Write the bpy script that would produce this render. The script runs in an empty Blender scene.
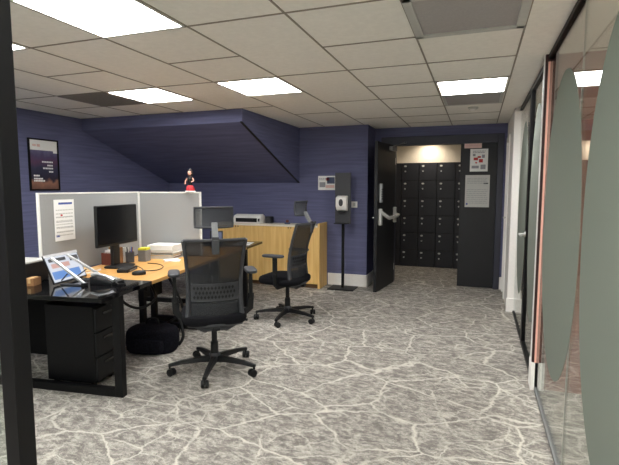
import bpy, bmesh, math, random
from mathutils import Vector, Matrix
random.seed(7)
S = bpy.context.scene
COL = S.collection
PI = math.pi

# ------------------------------------------------------------------ camera, world, exposure
cam_data = bpy.data.cameras.new('camera'); cam = bpy.data.objects.new('camera', cam_data); COL.objects.link(cam)
cam_data.sensor_width = 36; cam_data.lens = 465.0/619.0*36; cam_data.clip_start = 0.02
cam.location = (0, 0, 1.45)
cam.rotation_euler = (math.radians(90-5.466), 0, math.radians(19.835))
S.camera = cam
w = bpy.data.worlds.new('world'); S.world = w; w.use_nodes = True
w.node_tree.nodes['Background'].inputs[0].default_value = (0.9, 0.95, 1, 1)
w.node_tree.nodes['Background'].inputs[1].default_value = 0.05
S.view_settings.view_transform = 'Standard'; S.view_settings.look = 'None'
S.view_settings.exposure = 1.46; S.view_settings.gamma = 1; S.view_settings.use_curve_mapping = False
S.cycles.use_denoising = True
S.cycles.max_bounces = 12; S.cycles.diffuse_bounces = 8; S.cycles.transparent_max_bounces = 12
PANEL = 9.0          # strength of the ceiling light diffusers
H = 2.35             # ceiling height

# ------------------------------------------------------------------ materials
def srgb(r, g, b):
    f = lambda c: (c/255/12.92) if c/255 <= 0.04045 else ((c/255+0.055)/1.055)**2.4
    return (f(r), f(g), f(b), 1)

def newmat(name):
    m = bpy.data.materials.new(name); m.use_nodes = True
    nt = m.node_tree; return m, nt, nt.nodes['Principled BSDF']

def N(nt, t, **kw):
    n = nt.nodes.new(t)
    for k, v in kw.items():
        if k.startswith('i_'):
            n.inputs[k[2:].replace('_', ' ')].default_value = v
        else: setattr(n, k, v)
    return n

def mat(name, rgb, rough=0.5, metal=0.0, var=0.06, scale=40.0, bump=0.0, spec=0.5):
    """a plain surface with a little procedural variation in its colour"""
    m, nt, b = newmat(name); c = srgb(*rgb)
    tc = N(nt, 'ShaderNodeTexCoord'); nz = N(nt, 'ShaderNodeTexNoise'); nz.inputs['Scale'].default_value = scale
    nt.links.new(tc.outputs['Object'], nz.inputs['Vector'])
    rp = N(nt, 'ShaderNodeValToRGB')
    rp.color_ramp.elements[0].position = 0.3; rp.color_ramp.elements[1].position = 0.7
    rp.color_ramp.elements[0].color = tuple(max(0, x*(1-var)) for x in c[:3]) + (1,)
    rp.color_ramp.elements[1].color = tuple(min(1, x*(1+var)) for x in c[:3]) + (1,)
    nt.links.new(nz.outputs['Fac'], rp.inputs['Fac']); nt.links.new(rp.outputs['Color'], b.inputs['Base Color'])
    b.inputs['Roughness'].default_value = rough; b.inputs['Metallic'].default_value = metal
    b.inputs['Specular IOR Level'].default_value = spec
    if bump:
        bp = N(nt, 'ShaderNodeBump'); bp.inputs['Strength'].default_value = bump; bp.inputs['Distance'].default_value = 0.002
        nt.links.new(nz.outputs['Fac'], bp.inputs['Height']); nt.links.new(bp.outputs['Normal'], b.inputs['Normal'])
    return m

def emat(name, rgb, strength, base=0.8):
    m, nt, b = newmat(name); b.inputs['Base Color'].default_value = (base, base, base, 1)
    b.inputs['Emission Color'].default_value = srgb(*rgb); b.inputs['Emission Strength'].default_value = strength
    return m

def ramp(nt, stops):
    r = N(nt, 'ShaderNodeValToRGB'); e = r.color_ramp.elements
    while len(e) < len(stops): e.new(0.5)
    for el, (p_, c_) in zip(e, stops): el.position = p_; el.color = c_
    return r

def carpet_mat():
    m, nt, b = newmat('carpet'); L = nt.links.new
    tc = N(nt, 'ShaderNodeTexCoord'); mp = N(nt, 'ShaderNodeMapping'); L(tc.outputs['Object'], mp.inputs['Vector'])
    mp.inputs['Rotation'].default_value = (0, 0, math.radians(20)); mp.inputs['Scale'].default_value = (1.0, 1.35, 1.0)
    def warp(scale, amt, detail):
        wob = N(nt, 'ShaderNodeTexNoise'); wob.inputs['Scale'].default_value = scale; wob.inputs['Detail'].default_value = detail; wob.inputs['Roughness'].default_value = 0.65; L(mp.outputs[0], wob.inputs['Vector'])
        mx = N(nt, 'ShaderNodeMix', data_type='RGBA', blend_type='LINEAR_LIGHT'); mx.inputs['Factor'].default_value = amt
        L(mp.outputs[0], mx.inputs['A']); L(wob.outputs['Color'], mx.inputs['B']); return mx.outputs['Result']
    wv = warp(5.0, 0.07, 6)
    def vein(scale, width, off, mscale, lo, hi, gain):
        sh = N(nt, 'ShaderNodeVectorMath', operation='ADD'); sh.inputs[1].default_value = off; L(wv, sh.inputs[0])
        v = N(nt, 'ShaderNodeTexVoronoi', feature='DISTANCE_TO_EDGE'); v.inputs['Scale'].default_value = scale; L(sh.outputs[0], v.inputs['Vector'])
        q = ramp(nt, [(0.0, (1, 1, 1, 1)), (width*0.45, (0.7,)*3+(1,)), (width, (0, 0, 0, 1))]); L(v.outputs['Distance'], q.inputs['Fac'])
        k = N(nt, 'ShaderNodeTexNoise'); k.inputs['Scale'].default_value = mscale; k.inputs['Detail'].default_value = 3; L(sh.outputs[0], k.inputs['Vector'])
        kr = ramp(nt, [(lo, (0, 0, 0, 1)), (hi, (1, 1, 1, 1))]); L(k.outputs['Fac'], kr.inputs['Fac'])
        x = N(nt, 'ShaderNodeMath', operation='MULTIPLY'); L(q.outputs['Color'], x.inputs[0]); L(kr.outputs['Color'], x.inputs[1])
        y = N(nt, 'ShaderNodeMath', operation='MULTIPLY'); L(x.outputs[0], y.inputs[0]); y.inputs[1].default_value = gain; return y.outputs[0]
    vv = [vein(1.7, 0.021, (0, 0, 0.3), 2.0, 0.30, 0.48, 0.95), vein(3.1, 0.029, (3.3, 1.7, 0.5), 2.2, 0.42, 0.58, 0.8), vein(5.5, 0.045, (7.1, 4.2, 0.2), 2.6, 0.44, 0.62, 0.6)]
    vm = N(nt, 'ShaderNodeMath', operation='MAXIMUM'); L(vv[0], vm.inputs[0]); L(vv[1], vm.inputs[1])
    vm2 = N(nt, 'ShaderNodeMath', operation='MAXIMUM'); L(vm.outputs[0], vm2.inputs[0]); L(vv[2], vm2.inputs[1]); vm = vm2
    # speckled, patchy pile
    mp2 = N(nt, 'ShaderNodeMapping'); L(wv, mp2.inputs['Vector']); mp2.inputs['Rotation'].default_value = (0, 0, math.radians(-30)); mp2.inputs['Scale'].default_value = (7, 10, 7)
    mo = N(nt, 'ShaderNodeTexNoise'); mo.inputs['Scale'].default_value = 1.5; mo.inputs['Detail'].default_value = 10; mo.inputs['Roughness'].default_value = 0.9; L(mp2.outputs[0], mo.inputs['Vector'])
    rm = ramp(nt, [(0.41, srgb(114, 110, 106)), (0.49, srgb(138, 133, 128)), (0.53, srgb(170, 165, 157)), (0.60, srgb(196, 190, 181))]); L(mo.outputs['Fac'], rm.inputs['Fac'])
    fin = N(nt, 'ShaderNodeMix', data_type='RGBA'); L(vm.outputs[0], fin.inputs['Factor']); L(rm.outputs['Color'], fin.inputs['A']); fin.inputs['B'].default_value = srgb(212, 207, 197)
    fz = N(nt, 'ShaderNodeTexNoise'); fz.inputs['Scale'].default_value = 160; L(tc.outputs['Object'], fz.inputs['Vector'])
    fr = ramp(nt, [(0.3, (0.82,)*3+(1,)), (0.7, (1.1,)*3+(1,))]); L(fz.outputs['Fac'], fr.inputs['Fac'])
    mu = N(nt, 'ShaderNodeMix', data_type='RGBA', blend_type='MULTIPLY'); mu.inputs['Factor'].default_value = 1; L(fin.outputs['Result'], mu.inputs['A']); L(fr.outputs['Color'], mu.inputs['B'])
    L(mu.outputs['Result'], b.inputs['Base Color']); b.inputs['Roughness'].default_value = 0.95; b.inputs['Specular IOR Level'].default_value = 0.1
    bp = N(nt, 'ShaderNodeBump'); bp.inputs['Strength'].default_value = 0.25; bp.inputs['Distance'].default_value = 0.004; L(fz.outputs['Fac'], bp.inputs['Height']); L(bp.outputs['Normal'], b.inputs['Normal'])
    return m

def wallpaper_mat():
    """navy wallpaper with fine horizontal weave"""
    m, nt, b = newmat('navy_wallpaper'); L = nt.links.new
    tc = N(nt, 'ShaderNodeTexCoord'); mp = N(nt, 'ShaderNodeMapping'); L(tc.outputs['Object'], mp.inputs['Vector']); mp.inputs['Scale'].default_value = (2.2, 2.2, 48)
    nz = N(nt, 'ShaderNodeTexNoise'); nz.inputs['Scale'].default_value = 1.0; nz.inputs['Detail'].default_value = 5; L(mp.outputs[0], nz.inputs['Vector'])
    r = ramp(nt, [(0.3, srgb(93, 96, 128)), (0.7, srgb(108, 111, 146))]); L(nz.outputs['Fac'], r.inputs['Fac'])
    L(r.outputs['Color'], b.inputs['Base Color']); b.inputs['Roughness'].default_value = 0.75; b.inputs['Specular IOR Level'].default_value = 0.3
    bp = N(nt, 'ShaderNodeBump'); bp.inputs['Strength'].default_value = 0.35; bp.inputs['Distance'].default_value = 0.003; L(nz.outputs['Fac'], bp.inputs['Height']); L(bp.outputs['Normal'], b.inputs['Normal'])
    return m

def wood_mat(name, a, c, sc=(1.2, 14, 14), rough=0.4):
    m, nt, b = newmat(name); L = nt.links.new
    tc = N(nt, 'ShaderNodeTexCoord'); mp = N(nt, 'ShaderNodeMapping'); L(tc.outputs['Object'], mp.inputs['Vector']); mp.inputs['Scale'].default_value = sc
    nz = N(nt, 'ShaderNodeTexNoise'); nz.inputs['Scale'].default_value = 1.5; nz.inputs['Detail'].default_value = 6; nz.inputs['Distortion'].default_value = 0.4; L(mp.outputs[0], nz.inputs['Vector'])
    r = ramp(nt, [(0.3, srgb(*a)), (0.7, srgb(*c))]); L(nz.outputs['Fac'], r.inputs['Fac'])
    L(r.outputs['Color'], b.inputs['Base Color']); b.inputs['Roughness'].default_value = rough
    return m

def glass_mat():
    m, nt, b = newmat('clear_glass'); L = nt.links.new
    nt.nodes.remove(b); out = nt.nodes['Material Output']
    tr = N(nt, 'ShaderNodeBsdfTransparent'); tr.inputs[0].default_value = (0.93, 0.965, 0.945, 1)
    gl = N(nt, 'ShaderNodeBsdfGlossy'); gl.inputs['Roughness'].default_value = 0.01
    fr = N(nt, 'ShaderNodeFresnel')
    ge = N(nt, 'ShaderNodeNewGeometry'); io = N(nt, 'ShaderNodeMath', operation='MULTIPLY_ADD'); io.inputs[1].default_value = 1/1.5-1.5; io.inputs[2].default_value = 1.5   # same reflectance entering and leaving the pane
    L(ge.outputs['Backfacing'], io.inputs[0]); L(io.outputs[0], fr.inputs[0])
    mx = N(nt, 'ShaderNodeMixShader'); L(fr.outputs[0], mx.inputs[0]); L(tr.outputs[0], mx.inputs[1]); L(gl.outputs[0], mx.inputs[2]); L(mx.outputs[0], out.inputs[0])
    return m

def frosted_mat():
    m, nt, b = newmat('frosted_film'); L = nt.links.new
    nt.nodes.remove(b); out = nt.nodes['Material Output']
    df = N(nt, 'ShaderNodeBsdfDiffuse'); df.inputs[0].default_value = srgb(146, 150, 143)
    tl = N(nt, 'ShaderNodeBsdfTranslucent'); tl.inputs[0].default_value = srgb(168, 178, 169)
    tr = N(nt, 'ShaderNodeBsdfTransparent'); tr.inputs[0].default_value = (0.9, 0.95, 0.92, 1)
    nz = N(nt, 'ShaderNodeTexNoise'); nz.inputs['Scale'].default_value = 900
    a = N(nt, 'ShaderNodeMixShader'); a.inputs[0].default_value = 0.38; L(df.outputs[0], a.inputs[1]); L(tl.outputs[0], a.inputs[2])
    r = ramp(nt, [(0.0, (0.08,)*3+(1,)), (1.0, (0.16,)*3+(1,))]); L(nz.outputs['Fac'], r.inputs['Fac'])
    c = N(nt, 'ShaderNodeMixShader'); L(r.outputs['Color'], c.inputs[0]); L(a.outputs[0], c.inputs[1]); L(tr.outputs[0], c.inputs[2]); L(c.outputs[0], out.inputs[0])
    return m

def mesh_fabric(name, rgb, fill):
    """open-weave chair mesh: part threads, part holes"""
    m, nt, b = newmat(name); L = nt.links.new; out = nt.nodes['Material Output']
    b.inputs['Base Color'].default_value = srgb(*rgb); b.inputs['Roughness'].default_value = 0.8
    tr = N(nt, 'ShaderNodeBsdfTransparent')
    tc = N(nt, 'ShaderNodeTexCoord'); nz = N(nt, 'ShaderNodeTexNoise'); nz.inputs['Scale'].default_value = 300; L(tc.outputs['Object'], nz.inputs['Vector'])
    r = ramp(nt, [(0.3, (fill-0.08,)*3+(1,)), (0.7, (fill+0.08,)*3+(1,))]); L(nz.outputs['Fac'], r.inputs['Fac'])
    mx = N(nt, 'ShaderNodeMixShader'); L(r.outputs['Color'], mx.inputs[0]); L(tr.outputs[0], mx.inputs[1]); L(b.outputs[0], mx.inputs[2]); L(mx.outputs[0], out.inputs[0])
    return m

def fabric_mat(name, a, c, scale=160):
    m, nt, b = newmat(name); L = nt.links.new
    tc = N(nt, 'ShaderNodeTexCoord'); nz = N(nt, 'ShaderNodeTexNoise'); nz.inputs['Scale'].default_value = scale; nz.inputs['Detail'].default_value = 3; L(tc.outputs['Object'], nz.inputs['Vector'])
    r = ramp(nt, [(0.35, srgb(*a)), (0.65, srgb(*c))]); L(nz.outputs['Fac'], r.inputs['Fac']); L(r.outputs['Color'], b.inputs['Base Color'])
    b.inputs['Roughness'].default_value = 0.95; b.inputs['Specular IOR Level'].default_value = 0.1
    return m

def poster_mat():
    m, nt, b = newmat('poster_picture'); L = nt.links.new
    tc = N(nt, 'ShaderNodeTexCoord'); sp = N(nt, 'ShaderNodeSeparateXYZ'); L(tc.outputs['Generated'], sp.inputs[0])
    nz = N(nt, 'ShaderNodeTexNoise'); nz.inputs['Scale'].default_value = 4; nz.inputs['Detail'].default_value = 4; L(tc.outputs['Generated'], nz.inputs['Vector'])
    ad = N(nt, 'ShaderNodeMath', operation='MULTIPLY_ADD'); L(nz.outputs['Fac'], ad.inputs[0]); ad.inputs[1].default_value = 0.3; L(sp.outputs[2], ad.inputs[2])
    r = ramp(nt, [(0.15, srgb(110, 78, 66)), (0.31, srgb(150, 108, 90)), (0.37, srgb(44, 38, 54)), (0.58, srgb(58, 60, 84)), (0.72, srgb(96, 66, 92)), (0.85, srgb(84, 76, 108)), (1.0, srgb(120, 120, 150))]); L(ad.outputs[0], r.inputs['Fac'])
    L(r.outputs['Color'], b.inputs['Base Color']); b.inputs['Roughness'].default_value = 0.35
    return m

MT = dict(
    carpet=carpet_mat(), navy=wallpaper_mat(), glass=glass_mat(), frosted=frosted_mat(),
    tile=mat('ceiling_tile', (246, 243, 236), 0.9, var=0.03, scale=30), grid=mat('shaded_grid_metal', (150, 142, 130), 0.6),  # grid colour darkened to carry the shadow along its pale bars
    white=mat('white_paint', (244, 242, 238), 0.6, var=0.02), cream=mat('cream_laminate', (240, 230, 212), 0.85, var=0.03),
    beige=mat('beige_paint', (232, 222, 206), 0.8, var=0.03), brown=mat('brick_red_paint', (156, 106, 92), 0.8, var=0.08, scale=6),
    black=mat('black_powder_coat', (13, 13, 15), 0.5, var=0.1, spec=0.25), gloss=mat('black_gloss_laminate', (10, 10, 12), 0.07, var=0.1, spec=0.5),
    plastic=mat('black_plastic', (20, 21, 23), 0.5, var=0.1, spec=0.35), grey=mat('dark_grey_plastic', (62, 63, 67), 0.5, var=0.08, spec=0.4), midgrey=mat('mid_grey_plastic', (120, 121, 122), 0.5, var=0.06),
    seat=fabric_mat('black_seat_fabric', (18, 18, 20), (30, 30, 34), 220), mesh=mesh_fabric('black_open_mesh', (38, 40, 44), 0.74), headmesh=mesh_fabric('grey_open_mesh', (66, 68, 71), 0.62),
    lightplastic=mat('pale_grey_plastic', (196, 196, 192), 0.5, var=0.03),
    panel=fabric_mat('pale_grey_felt', (144, 145, 145), (158, 159, 159), 150), paneltrim=mat('white_panel_trim', (226, 226, 222), 0.5, var=0.02),
    desk=wood_mat('oak_desktop', (192, 140, 74), (212, 162, 94), (14, 1.2, 14), 0.45), oak=wood_mat('oak_veneer', (226, 180, 104), (246, 208, 136), (16, 16, 1.2), 0.45), oakdark=mat('dark_oak', (96, 70, 42), 0.7),  # oakdark is a darker oak tone for plinths and door pulls
    doorblack=mat('black_door_paint', (22, 23, 27), 0.55, var=0.08, scale=10), frame=mat('slate_door_frame', (50, 52, 66), 0.5, var=0.05),
    locker=mat('black_locker_steel', (34, 35, 42), 0.5, var=0.08), steel=mat('brushed_steel', (214, 214, 212), 0.35, 0.4, var=0.05), silver=mat('silver_aluminium', (205, 206, 208), 0.35, 0.6, var=0.04),
    paper=mat('white_paper', (238, 238, 236), 0.8, var=0.02), ink=mat('grey_ink', (150, 150, 156), 0.8), blueink=mat('blue_ink', (70, 90, 160), 0.8), redink=mat('red_ink', (186, 60, 60), 0.8), pink=mat('pale_pink_paper', (240, 206, 200), 0.8, var=0.03),
    poster=poster_mat(), screen=mat('monitor_screen', (14, 15, 18), 0.22, var=0.05), red=mat('red_cloth', (178, 36, 44), 0.7), skin=mat('painted_skin', (216, 160, 140), 0.6), hair=mat('dark_hair', (40, 28, 26), 0.6),
    copper=mat('copper_pink_trim', (240, 186, 170), 0.35, 0.1, var=0.04), maroon=mat('dark_maroon_trim', (52, 20, 20), 0.5, var=0.08), yellow=mat('yellow_sticky_notes', (214, 210, 60), 0.8), tan=mat('tan_card', (206, 172, 122), 0.8), cardboard=mat('brown_cardboard', (150, 108, 70), 0.85),
    skyblue=mat('light_blue_print', (130, 176, 226), 0.4), rose=mat('rose_print', (226, 190, 182), 0.4), vent=mat('dark_vent_grey', (140, 134, 130), 0.7), acgrey=mat('grey_air_filter', (172, 168, 168), 0.8, var=0.05, scale=90),
    bag=fabric_mat('black_bag_nylon', (16, 16, 22), (30, 30, 38), 80), bookred=mat('brick_book_cover', (104, 52, 42), 0.7), bookblue=mat('slate_book_cover', (84, 92, 120), 0.7),
    light=emat('light_diffuser', (253, 252, 250), PANEL), spotglow=emat('downlight_glow', (255, 236, 205), 20),
    litwhite=emat('screen_white', (232, 238, 250), 0.30, 0.03), litblue=emat('screen_blue', (96, 150, 225), 0.30, 0.03), litrose=emat('screen_rose', (226, 176, 164), 0.30, 0.03),
    carpetless=mat('plain_grey_floor', (120, 116, 110), 0.9),
)

# ------------------------------------------------------------------ mesh helpers
class MB:
    def __init__(s): s.v = []; s.f = []
    def add(s, vs, fs):
        o = len(s.v); s.v += [tuple(x) for x in vs]; s.f += [tuple(i+o for i in f) for f in fs]; return s
    def box(s, x0, x1, y0, y1, z0, z1, M=None):
        vs = [Vector((x, y, z)) for z in (z0, z1) for y in (y0, y1) for x in (x0, x1)]
        if M: vs = [M @ v for v in vs]
        return s.add(vs, [(0, 2, 3, 1), (4, 5, 7, 6), (0, 1, 5, 4), (2, 6, 7, 3), (0, 4, 6, 2), (1, 3, 7, 5)])
    def poly(s, pts, ext):
        n = len(pts); e = Vector(ext); a = [Vector(p) for p in pts]; b = [p+e for p in a]
        return s.add(a+b, [tuple(range(n))[::-1], tuple(range(n, 2*n))] + [(i, (i+1) % n, n+(i+1) % n, n+i) for i in range(n)])
    def tube(s, pts, r, n=10, closed=False, sq=None):
        """sweep a round (or w x h rectangular, sq) section along pts; r may be a list"""
        P = [Vector(p) for p in pts]; k = len(P); rs = r if isinstance(r, (list, tuple)) else [r]*k
        vs = []; ref = None
        for i in range(k):
            a = P[(i-1) % k] if (closed or i > 0) else P[i]; b = P[(i+1) % k] if (closed or i < k-1) else P[i]
            t = (b-a).normalized()
            if ref is None:
                ref = Vector((0, 0, 1)) if abs(t.z) < 0.9 else Vector((1, 0, 0))
            ux = ref - t*ref.dot(t)
            if ux.length < 1e-4: ux = t.orthogonal()
            ux.normalize(); uy = t.cross(ux); ref = ux
            for j in range(n):
                an = 2*PI*(j+0.5)/n
                if sq: cx, cy = sq[0]*math.copysign(1, math.cos(an)), sq[1]*math.copysign(1, math.sin(an))
                else: cx, cy = rs[i]*math.cos(an), rs[i]*math.sin(an)
                vs.append(P[i]+ux*cx+uy*cy)
        fs = []
        for i in range(k if closed else k-1):
            i2 = (i+1) % k
            for j in range(n): fs.append((i*n+j, i*n+(j+1) % n, i2*n+(j+1) % n, i2*n+j))
        if not closed: fs += [tuple(range(n))[::-1], tuple(range((k-1)*n, k*n))]
        return s.add(vs, fs)
    def cyl(s, a, b, r, n=20, r2=None): return s.tube([a, b], [r, r if r2 is None else r2], n)
    def lathe(s, prof, c=(0, 0, 0), n=24):
        vs = [(c[0]+r*math.cos(2*PI*j/n), c[1]+r*math.sin(2*PI*j/n), c[2]+z) for r, z in prof for j in range(n)]
        fs = [(i*n+j, i*n+(j+1) % n, (i+1)*n+(j+1) % n, (i+1)*n+j) for i in range(len(prof)-1) for j in range(n)]
        fs += [tuple(range(n))[::-1], tuple(range((len(prof)-1)*n, len(prof)*n))]
        return s.add(vs, fs)
    def cushion(s, rx, ry, z0, z1, c=(0, 0, 0), n=40, e=4.0, crown=0.012, M=None):
        """a superellipse pad with rounded edges"""
        lev = [(0.90, z0), (0.97, z0+(z1-z0)*0.12), (1.0, z0+(z1-z0)*0.4), (1.0, z0+(z1-z0)*0.65), (0.97, z0+(z1-z0)*0.88), (0.90, z1), (0.6, z1+crown*0.7), (0.25, z1+crown)]
        vs = []
        for k, z in lev:
            for j in range(n):
                a = 2*PI*j/n; ca, sa = math.cos(a), math.sin(a)
                vs.append(Vector((c[0]+k*rx*math.copysign(abs(ca)**(2/e), ca), c[1]+k*ry*math.copysign(abs(sa)**(2/e), sa), c[2]+z)))
        if M: vs = [M @ v for v in vs]
        L = len(lev)
        fs = [(i*n+j, i*n+(j+1) % n, (i+1)*n+(j+1) % n, (i+1)*n+j) for i in range(L-1) for j in range(n)]
        fs += [tuple(range(n))[::-1], tuple(range((L-1)*n, L*n))]
        return s.add(vs, fs)
    def sheet(s, fn, nu, nv, th):
        """a curved panel fn(u, v) -> (point, normal), thickness th"""
        vs = []
        for side in (0.5, -0.5):
            for i in range(nu+1):
                for j in range(nv+1):
                    p_, n_ = fn(i/nu, j/nv); vs.append(Vector(p_)+Vector(n_)*th*side)
        W = nv+1; K = (nu+1)*W; fs = []
        for i in range(nu):
            for j in range(nv):
                a = i*W+j; fs.append((a, a+1, a+W+1, a+W)); fs.append((K+a, K+a+W, K+a+W+1, K+a+1))
        for i in range(nu):
            a = i*W; fs.append((a, a+W, K+a+W, K+a)); a = i*W+nv; fs.append((a, K+a, K+a+W, a+W))
        for j in range(nv):
            a = j; fs.append((a, K+a, K+a+1, a+1)); a = nu*W+j; fs.append((a, a+1, K+a+1, K+a))
        return s.add(vs, fs)
    def build(s, name, m, parent=None, bevel=0.0, smooth=False, seg=2):
        me = bpy.data.meshes.new(name); me.from_pydata(s.v, [], s.f); me.update()
        bm = bmesh.new(); bm.from_mesh(me); bmesh.ops.recalc_face_normals(bm, faces=bm.faces); bm.to_mesh(me); bm.free()
        o = bpy.data.objects.new(name, me); COL.objects.link(o); me.materials.append(MT[m] if isinstance(m, str) else m)
        if parent: o.parent = parent
        if bevel:
            b = o.modifiers.new('bevel', 'BEVEL'); b.width = bevel; b.segments = seg; b.limit_method = 'ANGLE'; b.harden_normals = True
        if smooth or bevel:
            for p_ in me.polygons: p_.use_smooth = True
            if not bevel:
                e = o.modifiers.new('edges', 'EDGE_SPLIT'); e.split_angle = math.radians(38)
        return o

def box(name, m, x0, x1, y0, y1, z0, z1, parent=None, bevel=0.0): return MB().box(x0, x1, y0, y1, z0, z1).build(name, m, parent, bevel)

def tag(o, label, cat, group=None):
    o['label'] = label; o['category'] = cat
    if group: o['group'] = group
    return o
def thing(name, label, cat, loc=(0, 0, 0), rz=0.0, group=None):
    o = bpy.data.objects.new(name, None); COL.objects.link(o); o.empty_display_size = 0.05
    o.location = loc; o.rotation_euler = (0, 0, rz); return tag(o, label, cat, group)
def struct(o):
    o['kind'] = 'structure'; return o
def sempty(name, loc=(0, 0, 0), rz=0.0):
    o = bpy.data.objects.new(name, None); COL.objects.link(o); o.location = loc; o.rotation_euler = (0, 0, rz); return struct(o)
def copy_tree(o, parent=None):
    c = o.copy(); COL.objects.link(c)
    if parent: c.parent = parent
    for ch in list(o.children): copy_tree(ch, c)
    return c

# ------------------------------------------------------------------ the room
XL, YB, XG = -4.90, 6.62, 0.44
YD = 7.12
struct(box('floor', 'carpet', -5.0, 4.0, -2.2, 8.9, -0.06, 0))
struct(box('wall_left', 'navy', XL-0.1, XL, -2.2, YB+0.1, 0, H))
struct(box('wall_back', 'navy', XL-0.1, -1.5, YB, YB+0.62, 0, H))
m = MB(); m.box(-1.5, -1.40, YD, YD+0.12, 0, H); m.box(-1.40, 0.32, YD, YD+0.12, 2.21, H); m.box(0.32, 0.45, YD, YD+0.12, 0, H)
struct(m.build('wall_door', 'navy'))
struct(box('wall_behind', 'white', -5.0, 4.0, -2.3, -2.2, 0, H))
m = MB(); m.box(0.365, 0.45, 5.85, 6.55, 0, H); m.box(0.365, 0.45, 6.98, YD, 0, H); m.box(0.365, 0.45, 6.55, 6.98, 2.08, H)
struct(m.build('wall_right', 'white'))
# sloping soffit of the stairs above, papered like the walls
m = MB(); m.poly([(XL, 4.81, H), (XL, 4.81, 2.20), (XL, YB, 1.53), (XL, YB, H)], (-2.55-XL, 0, 0)); struct(m.build('ceiling_slope', 'navy'))
m = MB(); m.poly([(-2.575, 4.805, 2.196), (-2.575, YB, 1.526), (-2.575, YB, 1.536), (-2.575, 4.805, 2.206)], (0.028, 0, 0)); struct(m.build('trim_1', 'black'))
struct(box('baseboard_back', 'white', -2.09, -1.488, YB-0.016, YB, 0, 0.178, bevel=0.004))
struct(box('baseboard_corner', 'white', -1.5, -1.485, YB-0.016, YD-0.03, 0, 0.178))
struct(box('baseboard_door', 'white', 0.325, 0.365, YD-0.018, YD, 0, 0.178))
struct(box('baseboard_right', 'white', 0.352, 0.455, 5.832, 5.85, 0, 0.16, bevel=0.004))
struct(box('baseboard_left', 'white', XL, XL+0.016, -2.2, YB, 0, 0.178))
# ceiling
struct(box('ceiling', 'tile', -5.0, 4.0, -2.3, 8.9, H, H+0.05))
GX = [-4.51, -3.92, -3.329, -2.738, -2.148, -1.558, -0.968, -0.377, 0.218]
Y0, DY = 2.303, 0.6225
def gy(k): return Y0+DY*k
m = MB(); zz = (H-0.004, H+0.001); hw = 0.0055
for x in GX: m.box(x-hw, x+hw, -2.2, 7.1 if x > -1.5 else (YB if x > -2.55 else 4.81), *zz)
def ends(x): return 7.1 if x > -1.4 else (YB if x > -2.4 else 4.8)
xs = [XL]+GX
for i in range(len(xs)-1):
    a, b = xs[i], xs[i+1]
    for k in range(-7, 8):
        full = (i in (7, 8)) or (i in (3, 5) )
        odd = k % 2 == 0
        if (i in (7, 8)) or (i in (1, 3, 5) and k % 2 == 1) or (i in (0, 2, 4, 6) and k % 2 == 0) or (i in (1, 3, 5) and k in (0, 2)):
            if gy(k) < ends((a+b)/2): m.box(a, b, gy(k)-hw, gy(k)+hw, *zz)
struct(m.build('ceiling_grid', 'grid'))

def ceiling_light(x, k, label):
    t = thing('ceiling_light', label, 'ceiling light', (GX[x]+0.2975, gy(k)+DY/2, H), group='square ceiling lights')
    a, b = 0.285, 0.30; m = MB()
    for q in ((-a, a, b-0.012, b), (-a, a, -b, -b+0.012), (-a, -a+0.012, -b, b), (a-0.012, a, -b, b)): m.box(*q, -0.008, 0)
    m.build('frame', 'white', t)
    MB().box(-a+0.012, a-0.012, -b+0.012, b-0.012, -0.005, 0).build('diffuser', 'light', t)
ceiling_light(4, -1, 'large bright square ceiling light at the top left, nearest over the desks')
ceiling_light(2, 2, 'square ceiling light beside the dark vent, in front of the sloping soffit')
ceiling_light(4, 2, 'square ceiling light in front of the right-hand corner of the sloping soffit')
ceiling_light(7, 3, 'square ceiling light above the way to the open black door')
ceiling_light(2, -1, 'square ceiling light mostly hidden by the black post at far left')
for (x, y) in ((-3.04, -0.5), (-1.85, -0.5), (-0.08, 0.75), (-0.08, -1.1), (2.0, 1.2), (1.7, 2.6), (3.0, 1.2), (2.8, 2.6), (1.9, 5.0)):   # unseen panels added to brighten the office and the rooms behind the glass
    t = thing('ceiling_light', 'added unseen square ceiling light behind the camera or glass', 'ceiling light', (x, y, H), group='added ceiling lights out of view')
    MB().box(-0.285, 0.285, -0.285, 0.285, -0.005, 0).build('diffuser', 'light', t)

t = thing('ceiling_vent', 'dark slatted air vent in the ceiling beside a square light', 'air vent', (GX[1]+0.2955, gy(2)+DY/2, H))
m = MB()
for q in ((-.285, .285, .27, .3), (-.285, .285, -.3, -.27), (-.285, -.255, -.3, .3), (.255, .285, -.3, .3)): m.box(*q, -0.01, 0)
m.build('frame', 'vent', t)
m = MB().box(-.255, .255, -.27, .27, -0.002, 0)
for i in range(18): m.box(-.255, .255, -.262+i*0.03, -.25+i*0.03, -0.012, -0.002)
m.build('grille', 'vent', t)
t = thing('air_conditioner', 'grey square air conditioning cassette with white frame, at the top centre', 'air conditioner', (-0.08, gy(0)+DY/2, H))
m = MB()
for q in ((-.295, .295, .268, .31), (-.295, .295, -.31, -.268), (-.295, -.25, -.31, .31), (.25, .295, -.31, .31)): m.box(*q, -0.016, 0)
m.build('frame', 'lightplastic', t, bevel=0.003)
MB().box(-.25, .25, -.268, .268, -0.006, 0).build('filter_panel', 'acgrey', t)
t = thing('ceiling_vent', 'flat grey ceiling vent just beyond the light near the door', 'air vent', (-0.08, gy(4)+DY/2, H))
m = MB()
for q in ((-.285, .285, .27, .3), (-.285, .285, -.3, -.27), (-.285, -.255, -.3, .3), (.255, .285, -.3, .3)): m.box(*q, -0.006, 0)
m.build('frame', 'lightplastic', t)
m = MB().box(-.255, .255, -.27, .27, -0.002, 0)
for i in range(12): m.box(-.255, .255, -.26+i*0.045, -.24+i*0.045, -0.006, -0.002)
m.build('grille', 'acgrey', t)
t = thing('smoke_detector', 'small round white smoke detector on the ceiling before the door', 'smoke detector', (-0.08, 5.62, H))
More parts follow.
